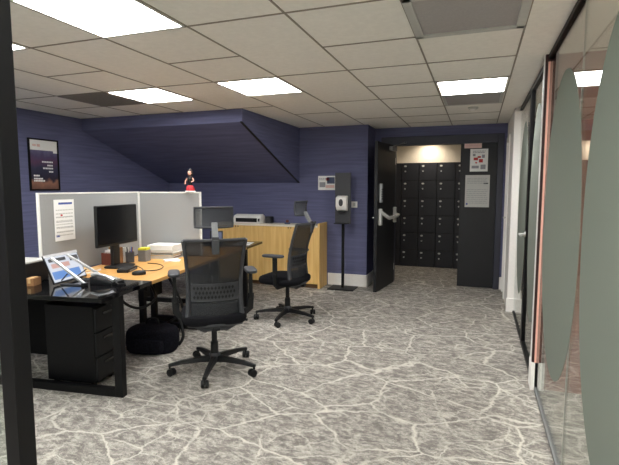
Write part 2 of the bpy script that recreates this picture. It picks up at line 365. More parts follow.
MB().lathe([(0.055, 0), (0.055, -0.012), (0.045, -0.022)]).build('base', 'lightplastic', t, smooth=True)
MB().lathe([(0.032, -0.02), (0.03, -0.036), (0.015, -0.042)]).build('sensor', 'white', t, smooth=True)

# ------------------------------------------------------------------ glass partition on the right
def oval(Yc, zc, a, b, parent, x=XG-0.006):
    pts = []
    for j in range(72):
        t = 2*PI*j/72; c_, s_ = math.cos(t), math.sin(t)
        pts.append((x, Yc+a*math.copysign(abs(c_)**1.0, c_), zc+b*math.copysign(abs(s_)**0.95, s_)))
    return MB().poly(pts, (0.0015, 0, 0)).build('frosted_oval', 'frosted', parent)
wn = sempty('window_1')
box('glass_pane', 'glass', XG-0.004, XG+0.004, -2.2, 2.50, 0.02, H-0.03, wn)
box('glass_pane', 'glass', XG-0.004, XG+0.004, 2.506, 3.60, 0.02, H-0.03, wn)
box('joint', 'lightplastic', XG-0.004, XG+0.004, 2.50, 2.506, 0.02, H-0.03, wn)
oval(2.96, 1.225, 0.60, 0.872, wn); oval(1.72, 1.225, 0.59, 0.88, wn)
box('head_channel', 'black', XG-0.018, XG+0.018, -2.2, 3.60, H-0.03, H, wn); box('floor_channel', 'midgrey', XG-0.015, XG+0.015, -2.2, 3.60, 0, 0.02, wn)
tp = sempty('trim_2')   # copper coloured end post of the dividing wall
box('post', 'maroon', XG-0.035, XG+0.045, 3.60, 3.72, 0.2, H, tp)
box('copper_strip', 'copper', XG-0.019, XG-0.005, 3.594, 3.602, 0.2, H-0.05, tp)
box('side_strip', 'white', XG-0.04, XG-0.035, 3.62, 3.66, 0.2, H, tp)
box('foot', 'white', XG-0.04, XG-0.014, 3.585, 3.72, 0, 0.2, tp); box('foot', 'white', XG+0.012, XG+0.05, 3.585, 3.72, 0, 0.2, tp); box('foot_gap', 'black', XG-0.014, XG+0.012, 3.60, 3.72, 0, 0.2, tp)
dr = sempty('door_1')
box('glass_leaf', 'glass', XG-0.004, XG+0.004, 3.76, 4.60, 0.04, H-0.05, dr)
m = MB(); m.box(XG-0.02, XG+0.02, 3.72, 3.76, 0, H-0.03); m.box(XG-0.02, XG+0.02, 4.60, 4.70, 0, H-0.03); m.box(XG-0.02, XG+0.02, 3.76, 4.60, H-0.05, H-0.03); m.box(XG-0.02, XG+0.02, 3.76, 4.60, 0.005, 0.045)
m.build('leaf_frame', 'black', dr); box('head_channel', 'black', XG-0.018, XG+0.018, 3.60, 4.70, H-0.03, H, dr)
m = MB(); m.cyl((XG-0.02, 4.63, 1.03), (XG-0.075, 4.63, 1.03), 0.011); m.cyl((XG-0.07, 4.64, 1.03), (XG-0.07, 4.50, 1.03), 0.010); m.cyl((XG-0.02, 4.63, 1.03), (XG-0.028, 4.63, 1.03), 0.026)
m.build('handle', 'steel', dr, smooth=True)
oval(4.16, 1.235, 0.40, 0.885, dr)
wn = sempty('window_2')
box('glass_pane', 'glass', XG-0.004, XG+0.004, 4.70, 5.85, 0.02, H-0.03, wn); box('head_channel', 'black', XG-0.018, XG+0.018, 4.70, 5.85, H-0.03, H, wn); box('floor_channel', 'black', XG-0.015, XG+0.015, 4.70, 5.85, 0, 0.02, wn)
oval(5.27, 1.235, 0.45, 0.885, wn)
# rooms behind the glass
struct(box('wall_dividing', 'brown', XG+0.05, 4.0, 3.62, 3.72, 0, H)); struct(box('wall_meeting', 'beige', 3.9, 4.0, -2.2, YD, 0, H)); struct(box('wall_end', 'beige', 0.45, 4.0, 5.85, 5.95, 0, H))
# white door in the right-hand wall
dr = sempty('door_2')
box('leaf', 'white', 0.375, 0.415, 6.57, 6.96, 0.005, 2.06, dr); m = MB(); m.box(0.352, 0.37, 6.50, 6.57, 0, 2.13); m.box(0.352, 0.37, 6.96, 7.03, 0, 2.13); m.box(0.352, 0.37, 6.57, 6.96, 2.06, 2.13); m.build('architrave', 'white', dr)
m = MB(); m.cyl((0.375, 6.62, 1.06), (0.33, 6.62, 1.06), 0.01); m.cyl((0.335, 6.615, 1.06), (0.335, 6.73, 1.06), 0.009); m.build('handle', 'steel', dr, smooth=True)

# ------------------------------------------------------------------ black double door and its frame
dr = sempty('door_3')
m = MB(); m.box(-1.40, -1.19, YD-0.03, YD+0.13, 0, 2.21); m.box(0.245, 0.325, YD-0.03, YD+0.13, 0, 2.21); m.box(-1.19, 0.245, YD-0.03, YD+0.13, 2.085, 2.21); m.build('door_frame', 'frame', dr, bevel=0.004)
box('fixed_leaf', 'doorblack', -0.25, 0.243, YD+0.01, YD+0.055, 0.006, 2.08, dr, 0.003)
hx, hy = -1.185, YD-0.02; fx, fy = -1.285, 6.28
ln = math.hypot(fx-hx, fy-hy); an = math.atan2(fy-hy, fx-hx)
Md = Matrix.Translation((hx, hy, 0)) @ Matrix.Rotation(an, 4, 'Z')      # x runs from hinge to free edge, +y is the side that shows
lf = MB().box(0, ln, -0.045, 0, 0.006, 2.08, Md).build('open_leaf', 'doorblack', dr, 0.003)
def on_leaf(x, y, z): return Md @ Vector((x, y, z))
m = MB()
for xx in (0.05, ln-0.09): m.box(xx-0.032, xx+0.032, 0, 0.04, 0.935, 1.165, Md)
m.build('push_bar_case', 'steel', lf, bevel=0.006)
MB().tube([on_leaf(ln-0.09, 0.03, 1.12), on_leaf(ln-0.14, 0.09, 1.06), on_leaf(ln-0.24, 0.10, 1.03), on_leaf(0.20, 0.10, 1.04), on_leaf(0.10, 0.09, 1.05), on_leaf(0.05, 0.03, 1.06)], 0.023, 12).build('push_bar', 'steel', lf, smooth=True)
kp = MB().box(ln-0.16, ln-0.085, 0, 0.03, 1.25, 1.51, Md).build('keypad', 'silver', lf, 0.006)
m = MB()
for i in range(5):
    for j in range(2): m.box(ln-0.148+j*0.034, ln-0.128+j*0.034, 0.03, 0.034, 1.29+i*0.032, 1.31+i*0.032, Md)
m.build('keys', 'grey', kp)
m = MB(); m.box(0.08, 0.32, 0, 0.05, 1.99, 2.05, Md); m.build('door_closer', 'midgrey', lf, 0.004)
MB().tube([on_leaf(0.2, 0.03, 2.06), on_leaf(0.42, 0.22, 2.07), (-1.03, YD-0.04, 2.12)], 0.01, 8).build('closer_arm', 'midgrey', lf)
m = MB()
for z in (0.25, 1.05, 1.85): m.cyl((hx-0.004, hy+0.012, z-0.05), (hx-0.004, hy+0.012, z+0.05), 0.009)
m.build('hinges', 'steel', lf, smooth=True)
m = MB(); m.cyl(on_leaf(ln-0.07, -0.045, 1.04), on_leaf(ln-0.07, -0.09, 1.04), 0.012); m.cyl(on_leaf(ln-0.07, -0.085, 1.04), on_leaf(ln-0.18, -0.085, 1.04), 0.01); m.build('outer_handle', 'steel', lf, smooth=True)

# papers on the fixed leaf
def paper_sheet(name, label, cat, c, wd, ht, facing, base='paper', strips=(), th=0.002):
    """a flat sheet on a surface; facing = rotation about z so that local -Y looks out of the wall"""
    t = thing(name, label, cat, c, facing)
    MB().box(-wd/2, wd/2, -th, 0, -ht/2, ht/2).build('sheet', base, t)
    by = {}
    for (x0, x1, z0, z1, mm) in strips: by.setdefault(mm, MB()).box(x0*wd-wd/2, x1*wd-wd/2, -th-0.0008, -th, z0*ht-ht/2, z1*ht-ht/2)
    for mm, b in by.items(): b.build('lettering', mm, t)
    return t
def lines(n, x0, x1, z0, z1, mm='ink', gap=0.45):
    out = []
    for i in range(n):
        z = z1-(z1-z0)*(i+1)/n; h = (z1-z0)/n*gap; x = x0
        while x < x1-0.03:
            wd = random.uniform(0.05, 0.16); out.append((x, min(x+wd, x1), z, z+h, mm)); x += wd+0.025
    return out
YF = YD+0.008
paper_sheet('paper_notice', 'pale pink strip notice at the top of the fixed door leaf', 'notice', (-0.085, YF, 2.055), 0.235, 0.075, 0, 'pink', lines(1, 0.1, 0.9, 0.4, 0.7, 'rose'))
bl = lines(2, 0.15, 0.85, 0.82, 0.95, 'ink')+[(0.2, 0.45, 0.5, 0.62, 'redink'), (0.5, 0.72, 0.4, 0.55, 'redink'), (0.42, 0.6, 0.6, 0.68, 'redink'), (0.3, 0.4, 0.36, 0.42, 'redink'), (0.15, 0.3, 0.68, 0.78, 'ink'), (0.66, 0.82, 0.6, 0.74, 'ink'), (0.1, 0.5, 0.14, 0.26, 'ink'), (0.6, 0.88, 0.1, 0.3, 'ink')]
paper_sheet('paper_notice', 'white notice with red marks, above the larger sheet on the door', 'notice', (0.0, YF, 1.845), 0.24, 0.32, 0, 'paper', bl)
paper_sheet('paper_notice', 'larger pale printed sheet low on the fixed door leaf', 'notice', (-0.01, YF, 1.405), 0.33, 0.46, 0, 'lightplastic', lines(4, 0.08, 0.9, 0.74, 0.94, 'ink', 0.3)+lines(8, 0.06, 0.92, 0.12, 0.6, 'ink', 0.22)+[(0.75, 0.93, 0.72, 0.76, 'grey'), (0.05, 0.12, 0.07, 0.13, 'blueink')])

# locker room
m = MB(); m.box(-1.76, -1.66, YD+0.12, 8.9, 0, H); struct(m.build('wall_locker_left', 'beige'))
struct(box('wall_locker_right', 'doorblack', -0.055, 0.05, YD+0.12, 8.9, 0, H)); struct(box('wall_locker_back', 'beige', -1.66, -0.055, 8.70, 8.9, 1.905, H))
PIT = 0.317
def locker_tower():
    t = thing('locker_tower', '', 'lockers', (0, 8.70, 0), group='locker towers beyond the doorway')
    MB().box(0.002, PIT-0.002, 0.005, 0.20, 0, 1.905).build('body', 'plastic', t)
    for r in range(6):
        z0 = r*PIT
        d_ = MB().box(0.005, PIT-0.005, -0.012, 0.004, z0+0.005, z0+PIT-0.005).build('door', 'locker', t, 0.002)
        pl = MB().lathe([(0.02, -0.002), (0.02, 0.003)], n=16).build('number_plate', 'lightplastic', d_); pl.location = (0.07, -0.014, z0+PIT-0.055); pl.rotation_euler = (PI/2, 0, 0); pl.scale = (1.2, 0.8, 1)
        lk = MB().lathe([(0.014, -0.004), (0.014, 0.006), (0.009, 0.012)], n=14).build('lock', 'silver', d_, smooth=True); lk.location = (0.07, -0.016, z0+PIT-0.15); lk.rotation_euler = (PI/2, 0, 0)
    return t
lt = locker_tower()
for i, lab in enumerate(('black locker tower nearest the open door leaf, mostly hidden by it', 'tower of six black lockers, first fully visible from the left', 'tower of six black lockers under the bright downlight glow',
                         'tower of six black lockers just right of the middle of the doorway', 'black locker tower largely hidden behind the door leaf with notices')):
    o = lt if i == 0 else copy_tree(lt); o.location = (-1.65+i*PIT, 8.70, 0); o['label'] = lab
t = thing('downlight', 'small round downlight above the lockers beyond the doorway', 'downlight', (-0.83, 8.46, H))
MB().lathe([(0.05, 0), (0.05, -0.006), (0.038, -0.008)]).build('rim', 'white', t, smooth=True); MB().lathe([(0.036, -0.007), (0.036, -0.009)]).build('lamp', 'spotglow', t)
ld = bpy.data.lights.new('downlight_beam', 'SPOT'); ld.energy = 11; ld.spot_size = math.radians(150); ld.spot_blend = 0.9; ld.color = (1, 0.88, 0.72); ld.shadow_soft_size = 0.03
lo = bpy.data.objects.new('downlight_beam', ld); COL.objects.link(lo); lo.parent = t; lo.location = (0, 0, -0.02)

# ------------------------------------------------------------------ black glazing post close to the camera, on the left
wn = sempty('window_3')
box('post', 'black', -1.169, -1.119, 0.84, 0.89, 0, H, wn, 0.002)
box('glass_pane', 'glass', XL, -1.169, 0.861, 0.869, 0.02, H, wn); box('floor_channel', 'black', XL, -1.169, 0.85, 0.88, 0, 0.02, wn)

# ------------------------------------------------------------------ desks
ANG = math.radians(7.4)
O = Vector((-2.24, 2.29, 0)); DV = Vector((-math.sin(ANG), math.cos(ANG), 0)); PV = Vector((math.cos(ANG), math.sin(ANG), 0))
def D(u, v, z=0.0): q = O+PV*u+DV*v; return (q.x, q.y, z)     # u to the right, v along the run of desks
TZ = 0.745
def loop_frame(parent, v, u0, u1):
    m = MB(); w_ = 0.03
    m.box(u0, u0+0.06, v, v+0.05, 0, TZ-0.03); m.box(u1-0.06, u1, v, v+0.05, 0, TZ-0.03); m.box(u0+0.06, u1-0.06, v, v+0.05, 0, 0.055); m.box(u0+0.06, u1-0.06, v, v+0.05, TZ-0.085, TZ-0.03)
    return m.build('leg_frame', 'black', parent, 0.002)
def at_desk(name, label, cat, u, v, z=0.0, rz=0.0, group=None): return thing(name, label, cat, D(u, v, z), ANG+rz, group)

t = at_desk('desk', 'glossy black return desk nearest the camera, with a loop leg frame', 'desk', 0, 0)
MB().box(-1.5, 0, 0, 0.595, TZ-0.028, TZ).build('desktop', 'gloss', t, 0.002); loop_frame(t, 0.19, -1.45, -0.004)
MB().box(-1.5, -1.44, 0.05, 0.55, 0, TZ-0.03).build('end_panel', 'black', t)
MB().box(-1.44, -0.70, 0.565, 0.585, 0.10, TZ-0.03).build('modesty_panel', 'black', t)
t = at_desk('desk', 'oak topped desk with the monitor, between the grey screens', 'desk', 0, 0)
MB().box(-0.88, 0, 0.597, 1.862, TZ-0.028, TZ).build('desktop', 'desk', t, 0.002); loop_frame(t, 1.74, -0.86, -0.06)
MB().box(-0.86, -0.06, 0.62, 0.66, TZ-0.085, TZ-0.03).build('cross_rail', 'black', t); MB().box(-0.5, -0.44, 0.66, 1.74, TZ-0.085, TZ-0.03).build('beam', 'black', t)
t = at_desk('desk', 'oak topped desk behind the grey screen, beyond the front chair', 'desk', 0, 0)
MB().box(-0.88, 0, 1.90, 2.68, TZ-0.028, TZ).build('desktop', 'desk', t, 0.002); loop_frame(t, 1.96, -0.86, -0.06)
t = at_desk('desk', 'black topped return desk at the far end, nearest the sideboard', 'desk', 0, 0)
MB().box(-1.5, 0, 2.682, 3.28, TZ-0.028, TZ).build('desktop', 'gloss', t, 0.002); loop_frame(t, 2.72, -1.45, -0.02)
MB().box(-1.5, -1.44, 2.72, 3.2, 0, TZ-0.03).build('end_panel', 'black', t)

t = at_desk('desk_pedestal', 'black three drawer pedestal under the near return desk', 'drawer unit', -0.70, 0.295)
MB().box(0, 0.405, 0, 0.265, 0.03, 0.60).build('body', 'black', t, 0.003)
for i in range(3):
    z0 = 0.045+i*0.183
    q = MB().box(0.406, 0.422, 0.003, 0.262, z0, z0+0.175).build('drawer', 'plastic', t, 0.003)
    MB().box(0.422, 0.428, 0.08, 0.19, z0+0.115, z0+0.135).build('handle', 'gloss', q, 0.002)
m = MB()
for x in (0.04, 0.36):
    for y in (0.04, 0.22): m.cyl((x, y, 0), (x, y, 0.03), 0.02, 12)
m.build('casters', 'plastic', t)

# screens
t = at_desk('desk_screen', 'pale grey felt screen along the back of the near desk', 'desk screen', -0.905, 0.515)
MB().box(-0.02, 0.0, 0.012, 1.345, TZ+0.002, 1.40).build('felt_panel', 'panel', t, 0.004)
m = MB(); m.box(-0.022, 0.002, 0, 0.012, TZ+0.001, 1.412); m.box(-0.022, 0.002, 0.012, 1.36, 1.40, 1.412); m.box(-0.022, 0.002, 1.345, 1.36, TZ+0.001, 1.40); m.build('edge_trim', 'paneltrim', t, 0.002)
t = at_desk('desk_screen', 'pale grey felt screen across the desk, with the figurine on top', 'desk screen', -0.90, 1.866)
MB().box(0.012, 0.69, 0.0, 0.026, TZ+0.01, 1.397).build('felt_panel', 'panel', t, 0.004)
m = MB(); m.box(0, 0.012, -0.002, 0.028, TZ, 1.41); m.box(0.69, 0.705, -0.002, 0.028, TZ, 1.41); m.box(0.012, 0.69, -0.002, 0.028, 1.397, 1.41); m.build('edge_trim', 'paneltrim', t, 0.002)
t = paper_sheet('paper_calendar', 'white printed calendar sheet pinned to the grey screen', 'calendar', D(-0.9025, 0.782, 1.185), 0.23, 0.34, ANG+PI/2, 'paper',
            [(0.22, 0.9, 0.88, 0.93, 'blueink')]+lines(8, 0.08, 0.92, 0.12, 0.82, 'lightplastic', 0.3)+lines(4, 0.08, 0.92, 0.2, 0.7, 'ink', 0.1)+[(0.06, 0.22, 0.1, 0.15, 'blueink'), (0.3, 0.4, 0.6, 0.64, 'redink')])

# monitor
t = at_desk('computer_monitor', 'black flat monitor with dark screen on the oak desk', 'monitor', -0.635, 1.12, TZ)
MB().box(-0.028, 0.0, -0.29, 0.29, 0.20, 0.555).build('housing', 'plastic', t, 0.006)
MB().box(0.0, 0.002, -0.282, 0.282, 0.222, 0.547).build('screen', 'screen', t)
m = MB(); m.box(-0.06, -0.028, -0.05, 0.05, 0.02, 0.40); m.build('stand', 'plastic', t, 0.006)
MB().cushion(0.10, 0.13, 0, 0.015, (0.0, 0, 0), crown=0.003).build('base', 'plastic', t, smooth=True)

# tilted screen on a silver folding stand
t = at_desk('laptop', 'tilted laptop with a bright screen on the near black desk', 'laptop', -0.575, 0.265, TZ)
tl = math.radians(24); Ml = Matrix.Translation((0.0, 0, 0.012)) @ Matrix.Rotation(-tl, 4, 'Y') @ Matrix.Rotation(0.0, 4, 'Z')
def rect(m, y0, y1, z0, z1, x0, x1): return m.box(x0, x1, y0, y1, z0, z1, Ml)
rect(MB(), 0, 0.345, 0, 0.225, -0.012, 0).build('case', 'plastic', t, 0.003)
rect(MB(), 0.008, 0.337, 0.012, 0.205, 0, 0.001).build('screen', 'litwhite', t)
rect(MB(), 0.0, 0.345, 0.205, 0.225, 0, 0.0025).build('top_edge', 'silver', t)
m = MB(); rect(m, 0.02, 0.30, 0.03, 0.09, 0.001, 0.0016); m.build('blue_window', 'litblue', t)
m = MB(); rect(m, 0.04, 0.22, 0.115, 0.15, 0.001, 0.0016); m.build('pink_window', 'litrose', t)
m = MB(); rect(m, 0.03, 0.20, 0.165, 0.19, 0.001, 0.0016); rect(m, 0.24, 0.33, 0.15, 0.19, 0.001, 0.0016); m.build('dark_toolbar', 'grey', t)
t = at_desk('laptop_stand', 'folding silver stand with two arms in front of the bright laptop', 'laptop stand', -0.575, 0.265, TZ)
for y0, y1 in ((0.04, 0.06), (0.20, 0.30)):
    MB().tube([(-0.055, y0, 0.20), (0.20, y1, 0.014)], 0.012, 4, sq=(0.008, 0.011)).build('arm', 'silver', t, 0.002)
    MB().box(0.185, 0.215, y1-0.02, y1+0.02, 0, 0.022).build('foot', 'plastic', t, 0.003)
    MB().tube([(0.005, y0+0.01, 0.006), (0.20, y1, 0.006)], 0.006, 4, sq=(0.004, 0.008)).build('base_bar', 'grey', t)
    MB().tube([(0.0, y0+0.03, 0.03), (0.07, (y0+y1)/2, 0.085)], 0.005, 8).build('strut', 'grey', t)

# desk phone
t = at_desk('desk_phone', 'black and silver desk phone behind the laptop stand', 'phone', -0.285, 0.372, TZ, -0.05)
MB().poly([(-0.09, 0, 0), (0.10, 0, 0), (0.10, 0, 0.02), (-0.09, 0, 0.055)], (0, 0.145, 0)).build('body', 'plastic', t, 0.004)
m = MB()
for i in range(4):
    for j in range(3): m.box(-0.02+i*0.024, -0.004+i*0.024, 0.065+j*0.026, 0.083+j*0.026, 0.02, 0.046-i*0.0045)
m.build('keys', 'lightplastic', t)
m = MB(); m.tube([(-0.09, 0.03, 0.065), (-0.04, 0.03, 0.076), (0.04, 0.03, 0.06), (0.10, 0.03, 0.034)], [0.018, 0.011, 0.011, 0.018], 12); m.build('handset', 'silver', t, smooth=True)
MB().tube([(0.1, 0.035, 0.02), (0.14, 0.02, 0.008), (0.17, 0.06, 0.006), (0.13, 0.11, 0.006)], 0.006, 8).build('cord', 'plastic', t, smooth=True)

# printer and small box at the left end of the near desk
t = at_desk('printer', 'low black printer with a pale lid at the left end of the desk', 'printer', -1.14, 0.22, TZ)
MB().box(0, 0.32, 0, 0.27, 0, 0.15).build('body', 'plastic', t, 0.008); MB().box(-0.004, 0.324, -0.004, 0.274, 0.15, 0.165).build('lid', 'lightplastic', t, 0.004); MB().box(0.06, 0.26, -0.07, 0.0, 0.01, 0.018).build('paper_tray', 'grey', t)
MB().box(0.05, 0.27, -0.002, 0.004, 0.05, 0.09).build('paper_slot', 'gloss', t)
t = at_desk('cardboard_box', 'small brown cardboard box behind the tilted laptop', 'box', -0.79, 0.22, TZ, 0.2)
MB().box(0, 0.07, 0, 0.09, 0, 0.055).build('carton', 'cardboard', t, 0.002); MB().box(0.025, 0.045, -0.001, 0.091, 0.02, 0.0565).build('tape', 'tan', t)

# things under and around the monitor
t = at_desk('docking_station', 'low black docking station in front of the monitor foot', 'docking station', -0.44, 0.94, TZ, 0.2)
MB().box(-0.05, 0.05, -0.1, 0.1, 0, 0.03).build('case', 'plastic', t, 0.006); MB().box(0.05, 0.052, -0.07, 0.07, 0.008, 0.02).build('ports', 'midgrey', t)
t = at_desk('mouse', 'black computer mouse on the oak desk by the cable loop', 'mouse', -0.24, 0.80, TZ, 0.5)
MB().cushion(0.055, 0.032, 0, 0.026, e=2.4, crown=0.01).build('shell', 'plastic', t, smooth=True); MB().cyl((0.03, -0.003, 0.034), (0.03, 0.003, 0.034), 0.008, 12).build('wheel', 'midgrey', t)
cv = [D(-0.50, 1.17, TZ+0.004), D(-0.38, 1.06, TZ+0.004), D(-0.28, 0.96, TZ+0.004), D(-0.20, 1.02, TZ+0.004), D(-0.24, 1.18, TZ+0.004), D(-0.36, 1.30, TZ+0.004), D(-0.48, 1.32, TZ+0.004)]
def smooth_path(P, n=6):
    P = [Vector(p) for p in P]; out = []
    for i in range(len(P)-1):
        a, b, c_, d_ = P[max(i-1, 0)], P[i], P[i+1], P[min(i+2, len(P)-1)]
        for k in range(n):
            s_ = k/n; out.append(0.5*((2*b)+(c_-a)*s_+(2*a-5*b+4*c_-d_)*s_*s_+(3*b-a-3*c_+d_)*s_**3))
    return out+[P[-1]]
tag(MB().tube(smooth_path(cv), 0.004, 8).build('cable', 'plastic', smooth=True), 'thin dark cable looping across the oak desktop', 'cable')
t = at_desk('notebook', 'tan notebook lying on the desk by the grey screen', 'notebook', -0.80, 0.70, TZ)
MB().box(-0.05, 0.12, 0, 0.22, 0, 0.016).build('pages', 'paper', t); MB().box(-0.052, 0.122, -0.002, 0.222, 0.016, 0.02).build('cover', 'tan', t)
for i, (mm, hh, lab) in enumerate((('bookred', 0.11, 'small brick red book standing nearest behind the monitor stand'), ('paper', 0.13, 'small white book standing second behind the monitor'), ('cardboard', 0.15, 'brown book standing third behind the monitor'), ('paper', 0.14, 'white booklet standing last in the row behind the monitor'))):
    t = at_desk('book', lab, 'book', -0.86, 1.17+i*0.055, TZ, 0, 'small books behind the monitor')
    MB().box(0.004, 0.116, 0.004, 0.040, 0.002, hh-0.003).build('pages', 'paper', t)
    m = MB(); m.box(0, 0.118, 0, 0.004, 0, hh); m.box(0, 0.118, 0.04, 0.044, 0, hh); m.box(0.116, 0.12, 0, 0.044, 0, hh); m.build('cover', mm, t)
t = at_desk('pen_cup', 'black pen cup beside the monitor stand', 'cup', -0.69, 1.36, TZ)
MB().lathe([(0.038, 0), (0.04, 0.10), (0.036, 0.10), (0.034, 0.01)]).build('cup', 'grey', t, smooth=True)
for a in range(4): MB().tube([(0.012*math.cos(a*1.6), 0.012*math.sin(a*1.6), 0.012), (0.03*math.cos(a*1.6), 0.03*math.sin(a*1.6), 0.145)], 0.004, 6).build('pen', ('bookred', 'blueink', 'plastic', 'lightplastic')[a], t)
t = at_desk('desk_tidy', 'grey desk tidy box below a yellow notepad', 'desk tidy', -0.60, 1.46, TZ)
m = MB(); m.box(-0.042, 0.042, -0.045, 0.045, 0, 0.11); m.build('box', 'midgrey', t, 0.004)
t = at_desk('sticky_notes', 'yellow block of sticky notes on the grey desk tidy', 'sticky notes', -0.60, 1.46, TZ+0.11, 0.15)
MB().box(-0.042, 0.042, -0.045, 0.045, 0, 0.02).build('pad', 'yellow', t)
def letter_tray(u, v, z, lab):
    t = at_desk('letter_tray', lab, 'letter tray', u, v, z, 0, 'stacked letter trays')
    m = MB(); m.box(-0.16, 0.16, -0.12, 0.12, 0, 0.004)
    MB.box(m, -0.16, -0.155, -0.12, 0.12, 0.004, 0.05); m.box(-0.16, 0.16, 0.115, 0.12, 0.004, 0.05); m.box(-0.16, 0.16, -0.12, -0.115, 0.004, 0.03)
    for x in (-0.155, 0.15):
        for y in (-0.118, 0.112): m.box(x, x+0.006, y, y+0.006, 0, 0.06)
    m.build('tray', 'lightplastic', t); return t
letter_tray(-0.53, 1.72, TZ, 'lower pale letter tray under the paper stack'); letter_tray(-0.53, 1.72, TZ+0.06, 'upper pale letter tray holding the paper stack')
for i, (du, r_, hh, wd, lab) in enumerate(((0.0, 0.03, 0.03, 0.15, 'thick stack of white papers in the upper letter tray'),)):
    t = at_desk('paper_stack', lab, 'papers', -0.53+du, 1.72, TZ+0.0642, r_)
    for k in range(9): MB().box(-0.14+0.004*(k%3), 0.14-0.004*(k%2), -0.105, 0.105, k*0.008, k*0.008+0.0075, Matrix.Rotation(random.uniform(-0.012, 0.012), 4, 'Z')).build('sheets', 'paper', t)
t = at_desk('paper_stack', 'ragged papers and card in the lower letter tray', 'papers', -0.53, 1.72, TZ+0.0045, -0.01)
for k, mm in enumerate(('cardboard', 'paper', 'tan', 'paper')): MB().box(-0.12, 0.125, -0.095, 0.095, k*0.010, k*0.010+0.0095, Matrix.Rotation(random.uniform(-0.02, 0.02), 4, 'Z')).build('sheets', mm, t)
t = at_desk('paper_stack', 'loose white papers beside the letter trays on the oak desk', 'papers', -0.33, 1.50, TZ, 0.5)
for k in range(3): MB().box(-0.07, 0.07, -0.05, 0.05, k*0.006, k*0.006+0.0055, Matrix.Rotation(0.15*k, 4, 'Z')).build('sheets', 'paper', t)
t = at_desk('mug', 'white mug on the far oak desk beyond the front chair', 'mug', -0.36, 2.15, TZ)
MB().lathe([(0.036, 0), (0.04, 0.09), (0.036, 0.09), (0.033, 0.008)]).build('cup', 'white', t, smooth=True)
MB().tube([(0.038+0.028*math.sin(a_), 0, 0.045-0.028*math.cos(a_)) for a_ in [PI*k/8 for k in range(9)]], 0.005, 8).build('handle', 'white', t, smooth=True)
t = at_desk('photo_frame', 'dark upright photo frame on the far oak desk', 'photo frame', -0.33, 2.55, TZ, PI*0.1)
Mf = Matrix.Rotation(-0.2, 4, 'X'); MB().box(-0.075, 0.075, 0, 0.014, 0.002, 0.20, Mf).build('frame', 'plastic', t, 0.002); MB().box(-0.06, 0.06, -0.001, 0.0, 0.018, 0.185, Mf).build('picture', 'bookblue', t)
MB().box(-0.015, 0.015, 0.014, 0.07, 0.0, 0.1).build('easel', 'plastic', t)
t = paper_sheet('paper_sheet', 'white sheet of paper on the far black desk', 'paper', D(-0.16, 3.0, TZ+0.0), 0.21, 0.30, ANG, 'paper', lines(6, 0.1, 0.9, 0.15, 0.85)); t.rotation_euler = (-PI/2, 0, ANG+0.1); t.location.z = TZ

# bag and cables under the oak desk
t = at_desk('backpack', 'black backpack on the floor under the oak desk', 'bag', -0.33, 1.12, 0, 0.15)
MB().cushion(0.23, 0.15, 0.0, 0.20, e=2.8, crown=0.04).build('body', 'bag', t, smooth=True)
MB().cushion(0.15, 0.05, 0.02, 0.13, (0.0, -0.135, 0), e=3.2, crown=0.01).build('pocket', 'bag', t, smooth=True)
MB().tube(smooth_path([(-0.06, 0, 0.22), (-0.04, 0, 0.28), (0.04, 0, 0.28), (0.06, 0, 0.22)]), 0.01, 8).build('handle', 'plastic', t, smooth=True)
MB().tube(smooth_path([(0.10, 0.08, 0.21), (0.20, 0.1, 0.26), (0.26, 0.06, 0.12), (0.22, 0.05, 0.03)]), 0.014, 8).build('strap', 'plastic', t, smooth=True)
for lab, P in (('black cable hanging in a loop under the oak desk, nearer the front', [(-0.47, 0.8, 0.65), (-0.4, 0.82, 0.5), (-0.3, 0.9, 0.44), (-0.25, 1.05, 0.5), (-0.4, 1.15, 0.66)]), ('black cable dropping under the oak desk beside the front chair', [(-0.3, 1.3, 0.70), (-0.22, 1.3, 0.56), (-0.17, 1.36, 0.38), (-0.2, 1.45, 0.2), (-0.3, 1.5, 0.02)])):
    tag(MB().tube(smooth_path([D(*q) for q in P]), 0.012, 8).build('cable', 'plastic', smooth=True), lab, 'cable')

# figurine on top of the cross screen
t = at_desk('figurine', 'small dark haired figurine in a red skirt on the grey screen', 'figurine', -0.31, 1.879, 1.41)
MB().lathe([(0.052, 0), (0.052, 0.012)]).build('stand', 'white', t, smooth=True)
MB().lathe([(0.042, 0.012), (0.044, 0.03), (0.036, 0.055), (0.02, 0.07)]).build('skirt', 'red', t, smooth=True)
MB().lathe([(0.022, 0.066), (0.024, 0.105), (0.03, 0.135), (0.022, 0.15), (0.01, 0.155)]).build('bodice', 'plastic', t, smooth=True)
m = MB(); m.lathe([(0.009, 0.15), (0.009, 0.165), (0.018, 0.172), (0.024, 0.19), (0.021, 0.208), (0.01, 0.217)], n=16); m.tube([(0.028, 0, 0.14), (0.045, -0.012, 0.115), (0.028, -0.03, 0.10)], [0.009, 0.007, 0.006], 8); m.tube([(-0.028, 0, 0.14), (-0.048, -0.01, 0.11), (-0.045, -0.02, 0.075)], [0.009, 0.007, 0.006], 8)
m.build('body', 'skin', t, smooth=True)
MB().lathe([(0.02, 0.16), (0.026, 0.18), (0.027, 0.2), (0.02, 0.22), (0.012, 0.235), (0.004, 0.24)], c=(0, 0.007, 0), n=16).build('hair', 'hair', t, smooth=True)

